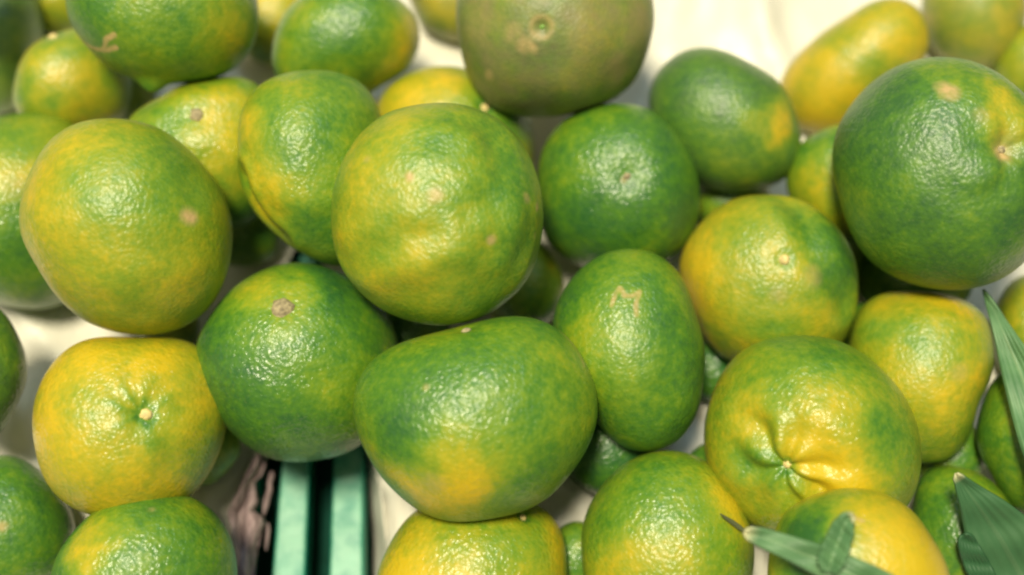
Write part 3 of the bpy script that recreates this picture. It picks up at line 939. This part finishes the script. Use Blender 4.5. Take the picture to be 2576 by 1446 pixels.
def slat(xa, xb, xc, xd, zt=-0.009, deep=0.011):
    """edges at y=1175 (xa, xb) and y=1446 (xc, xd), extended along the run"""
    A, B = floor_pt(xa, 1175, zt), floor_pt(xb, 1175, zt)
    Cc, D = floor_pt(xc, 1446, zt), floor_pt(xd, 1446, zt)
    def ext(p, q, t): return p + (q - p) * t
    V = []; nst = 40
    bv = 0.0009
    prof = []
    for i in range(nst + 1):
        t = -7.5 + i * (9.3 / nst)
        L, Rr = ext(A, Cc, t), ext(B, D, t)
        wv = (Rr - L)
        wl = np.linalg.norm(wv)
        # keep the width from collapsing far up the run
        mid = (L + Rr) / 2
        wl = max(wl, 0.0065); wdir = wv / np.linalg.norm(wv)
        L, Rr = mid - wdir * wl / 2, mid + wdir * wl / 2
        dn = np.array([0, 0, -1.0])
        zo = 0.00015 * math.sin(i * 1.7 + xa)
        V += [L + dn * deep, L + dn * (bv + zo), L + wdir * bv * .4 + dn * (bv * .3 + zo), L + wdir * bv + dn * zo,
              Rr - wdir * bv + dn * zo, Rr - wdir * bv * .4 + dn * (bv * .3 + zo), Rr + dn * (bv + zo), Rr + dn * deep]
    Fc = []
    for i in range(nst):
        for j in range(8):
            a_ = i * 8 + j; b_ = i * 8 + (j + 1) % 8
            Fc.append((a_, b_, b_ + 8, a_ + 8))
    Fc.append(tuple(range(8))[::-1]); Fc.append(tuple(nst * 8 + j for j in range(8)))
    return link_mesh('slat', V, Fc, TEAL, crate, smooth=False)


for k in range(-3, 5):
    if k == 0: slat(708, 778, 684, 767)
    elif k == 1: slat(838, 912, 828, 914)
    else: slat(708 + 130 * k, 780 + 130 * k, 684 + 145 * k, 768 + 145 * k)
for yy in (-0.16, -0.02, 0.12, 0.26):
    bm = bmesh.new()
    bmesh.ops.create_cube(bm, size=1)
    for v in bm.verts:
        v.co = Vector((v.co.x * 0.56, v.co.y * 0.008, v.co.z * 0.007)) + Vector((0, yy, -0.0245))
    bmesh.ops.bevel(bm, geom=bm.edges[:], offset=0.0008, segments=2, affect='EDGES')
    me = bpy.data.meshes.new('cross_rail'); bm.to_mesh(me); bm.free(); me.materials.append(TEAL)
    o = bpy.data.objects.new('cross_rail', me); C.objects.link(o); o.parent = crate
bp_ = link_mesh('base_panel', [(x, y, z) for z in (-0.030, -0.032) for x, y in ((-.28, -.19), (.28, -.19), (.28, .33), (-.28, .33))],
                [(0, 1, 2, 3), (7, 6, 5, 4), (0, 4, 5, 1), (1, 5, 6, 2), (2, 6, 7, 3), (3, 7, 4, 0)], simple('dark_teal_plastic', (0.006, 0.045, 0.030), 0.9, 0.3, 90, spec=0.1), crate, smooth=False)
# tabletop far below
tb = link_mesh('tabletop', [(-1.5, -1.2, -0.055), (1.5, -1.2, -0.055), (1.5, 1.6, -0.055), (-1.5, 1.6, -0.055)], [(0, 1, 2, 3)], DARK)
tag(tb, kind='structure')


# ------------------------------------------------------------------ leaves
def blade(name, mids, label=None, parent=None, clear=0.003, tipcol=0.06, cup=0.25, lift=(0, 0), twist=0.0, nacross=9, deep=0.0, mat=None):
    """mids: (x, y, half width) along the blade, tip first"""
    m = np.array(mids, float)
    s = np.r_[0, np.cumsum(np.hypot(*np.diff(m[:, :2], axis=0).T))]
    ts = np.linspace(0, s[-1], 46)
    cx_, cy_, hw = [np.interp(ts, s, m[:, i]) for i in range(3)]
    ker = np.array([1, 2, 3, 2, 1]) / 9.0
    for arr in (cx_, cy_, hw):
        arr[2:-2] = np.convolve(arr, ker, 'valid')
    dx, dy = np.gradient(cx_), np.gradient(cy_)
    nl = np.hypot(dx, dy); nx, ny = -dy / nl, dx / nl
    depth = np.array([min(hit_dist(x + nx_ * h_ * e, y + ny_ * h_ * e) for e in (-.9, 0, .9)) for x, y, nx_, ny_, h_ in zip(cx_, cy_, nx, ny, hw)])
    # straightest line of distances that clears the fruit
    tnorm = ts / ts[-1]
    best = None
    for a_ in np.linspace(depth.min() - .06, depth.max(), 90):
        dB = np.min(np.where(tnorm > 0.02, (depth - clear - a_) / np.maximum(tnorm, .02), 9))
        if a_ > depth[0] - clear: continue
        dB = min(dB, 0.12)
        e = np.sum(depth - (a_ + dB * tnorm))
        if best is None or e < best[0]: best = (e, a_, dB)
    line = best[1] + best[2] * tnorm - np.interp(tnorm, [0, 1], lift)
    V = []; ac = []; tp = []
    for i in range(len(ts)):
        for j in range(nacross):
            e = -1 + 2 * j / (nacross - 1)
            rip = (0.0006 if mat is None else 0.0) * math.sin(i * .55 + e * 2)
            dd = line[i] + cup * hw[i] * line[i] / FPX * (1 - abs(e)) ** 1.0 * 1.0 + twist * e * hw[i] * line[i] / FPX + rip
            V.append(CAM + ray(cx_[i] + nx[i] * hw[i] * e, cy_[i] + ny[i] * hw[i] * e) * dd)
            ac.append(e * .5 + .5); tp.append(max(0, 1 - tnorm[i] / tipcol) if tipcol > 0 else 0)
    n = nacross
    Fc = [(i * n + j, i * n + j + 1, (i + 1) * n + j + 1, (i + 1) * n + j) for i in range(len(ts) - 1) for j in range(n - 1)]
    V = np.array(V)
    org = V.mean(0)
    o = link_mesh(name, V - (org if parent is None else 0), Fc, mat or LEAF, parent)
    if parent is None: o.location = org
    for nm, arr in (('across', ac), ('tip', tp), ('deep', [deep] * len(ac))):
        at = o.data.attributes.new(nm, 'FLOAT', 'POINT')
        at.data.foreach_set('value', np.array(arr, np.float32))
    sm = o.modifiers.new('thickness', 'SOLIDIFY'); sm.thickness = 0.0007 if mat is None else 0.0003; sm.offset = 0
    if label: tag(o, label, 'leaf', 'pointed leaves lying on the mandarins')
    return o


blade('leaf', [(1872, 1336, 5), (1880, 1340, 16), (1900, 1346, 21), (1960, 1368, 29), (2040, 1400, 35), (2120, 1434, 42), (2200, 1474, 46), (2320, 1540, 44), (2420, 1600, 20)],
      'long grey-green leaf with a blunt pale tip, reaching in from the bottom right', tipcol=0.055, clear=0.004, cup=.35)
blade('leaf', [(2148, 1298, 6), (2134, 1304, 20), (2122, 1325, 29), (2112, 1355, 32), (2098, 1390, 36), (2090, 1415, 34), (2085, 1440, 20)],
      'short folded grey-green leaf stub standing up behind the long blunt-tipped leaf', tipcol=0.09, clear=0.006, cup=.8)
blade('leaf', [(2474, 728, 1), (2486, 752, 8), (2505, 795, 17), (2530, 850, 29), (2562, 925, 45), (2595, 1010, 58), (2630, 1120, 62), (2660, 1240, 40), (2670, 1330, 8)],
      'pale sharp-pointed leaf hanging down along the right edge', tipcol=0.0, clear=0.006, cup=.3)
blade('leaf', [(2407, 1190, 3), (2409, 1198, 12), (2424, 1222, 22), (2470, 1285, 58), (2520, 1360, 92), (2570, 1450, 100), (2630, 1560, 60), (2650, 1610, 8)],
      'leaf-shaped blade with cream tip, coloured dark for the shadow in the bottom right corner', tipcol=0.045, clear=0.003, cup=.15, deep=.75)
blade('leaf', [(2424, 1343, 8), (2428, 1352, 20), (2440, 1385, 28), (2462, 1430, 32), (2500, 1500, 30), (2540, 1560, 10)],  # capsule-shaped shadow given its own blade mesh
      'narrow round-ended shadow modelled as a dark blade on top of the broad one', tipcol=0.0, clear=0.0035, cup=.1, deep=1.0)
blade('dark_sliver', [(1812, 1292, 1), (1825, 1302, 4), (1845, 1315, 6), (1862, 1328, 6), (1878, 1338, 3)],
      'thin dark sliver just beyond the blunt pale leaf tip', tipcol=0.0, clear=0.0015, cup=.1, nacross=3, mat=simple('sliver_olive', (0.10, 0.115, 0.05), 0.7, 0.08, 60, 0.0001, 0.2))
print('depths', {k: round(v, 3) for k, v in done.items()})
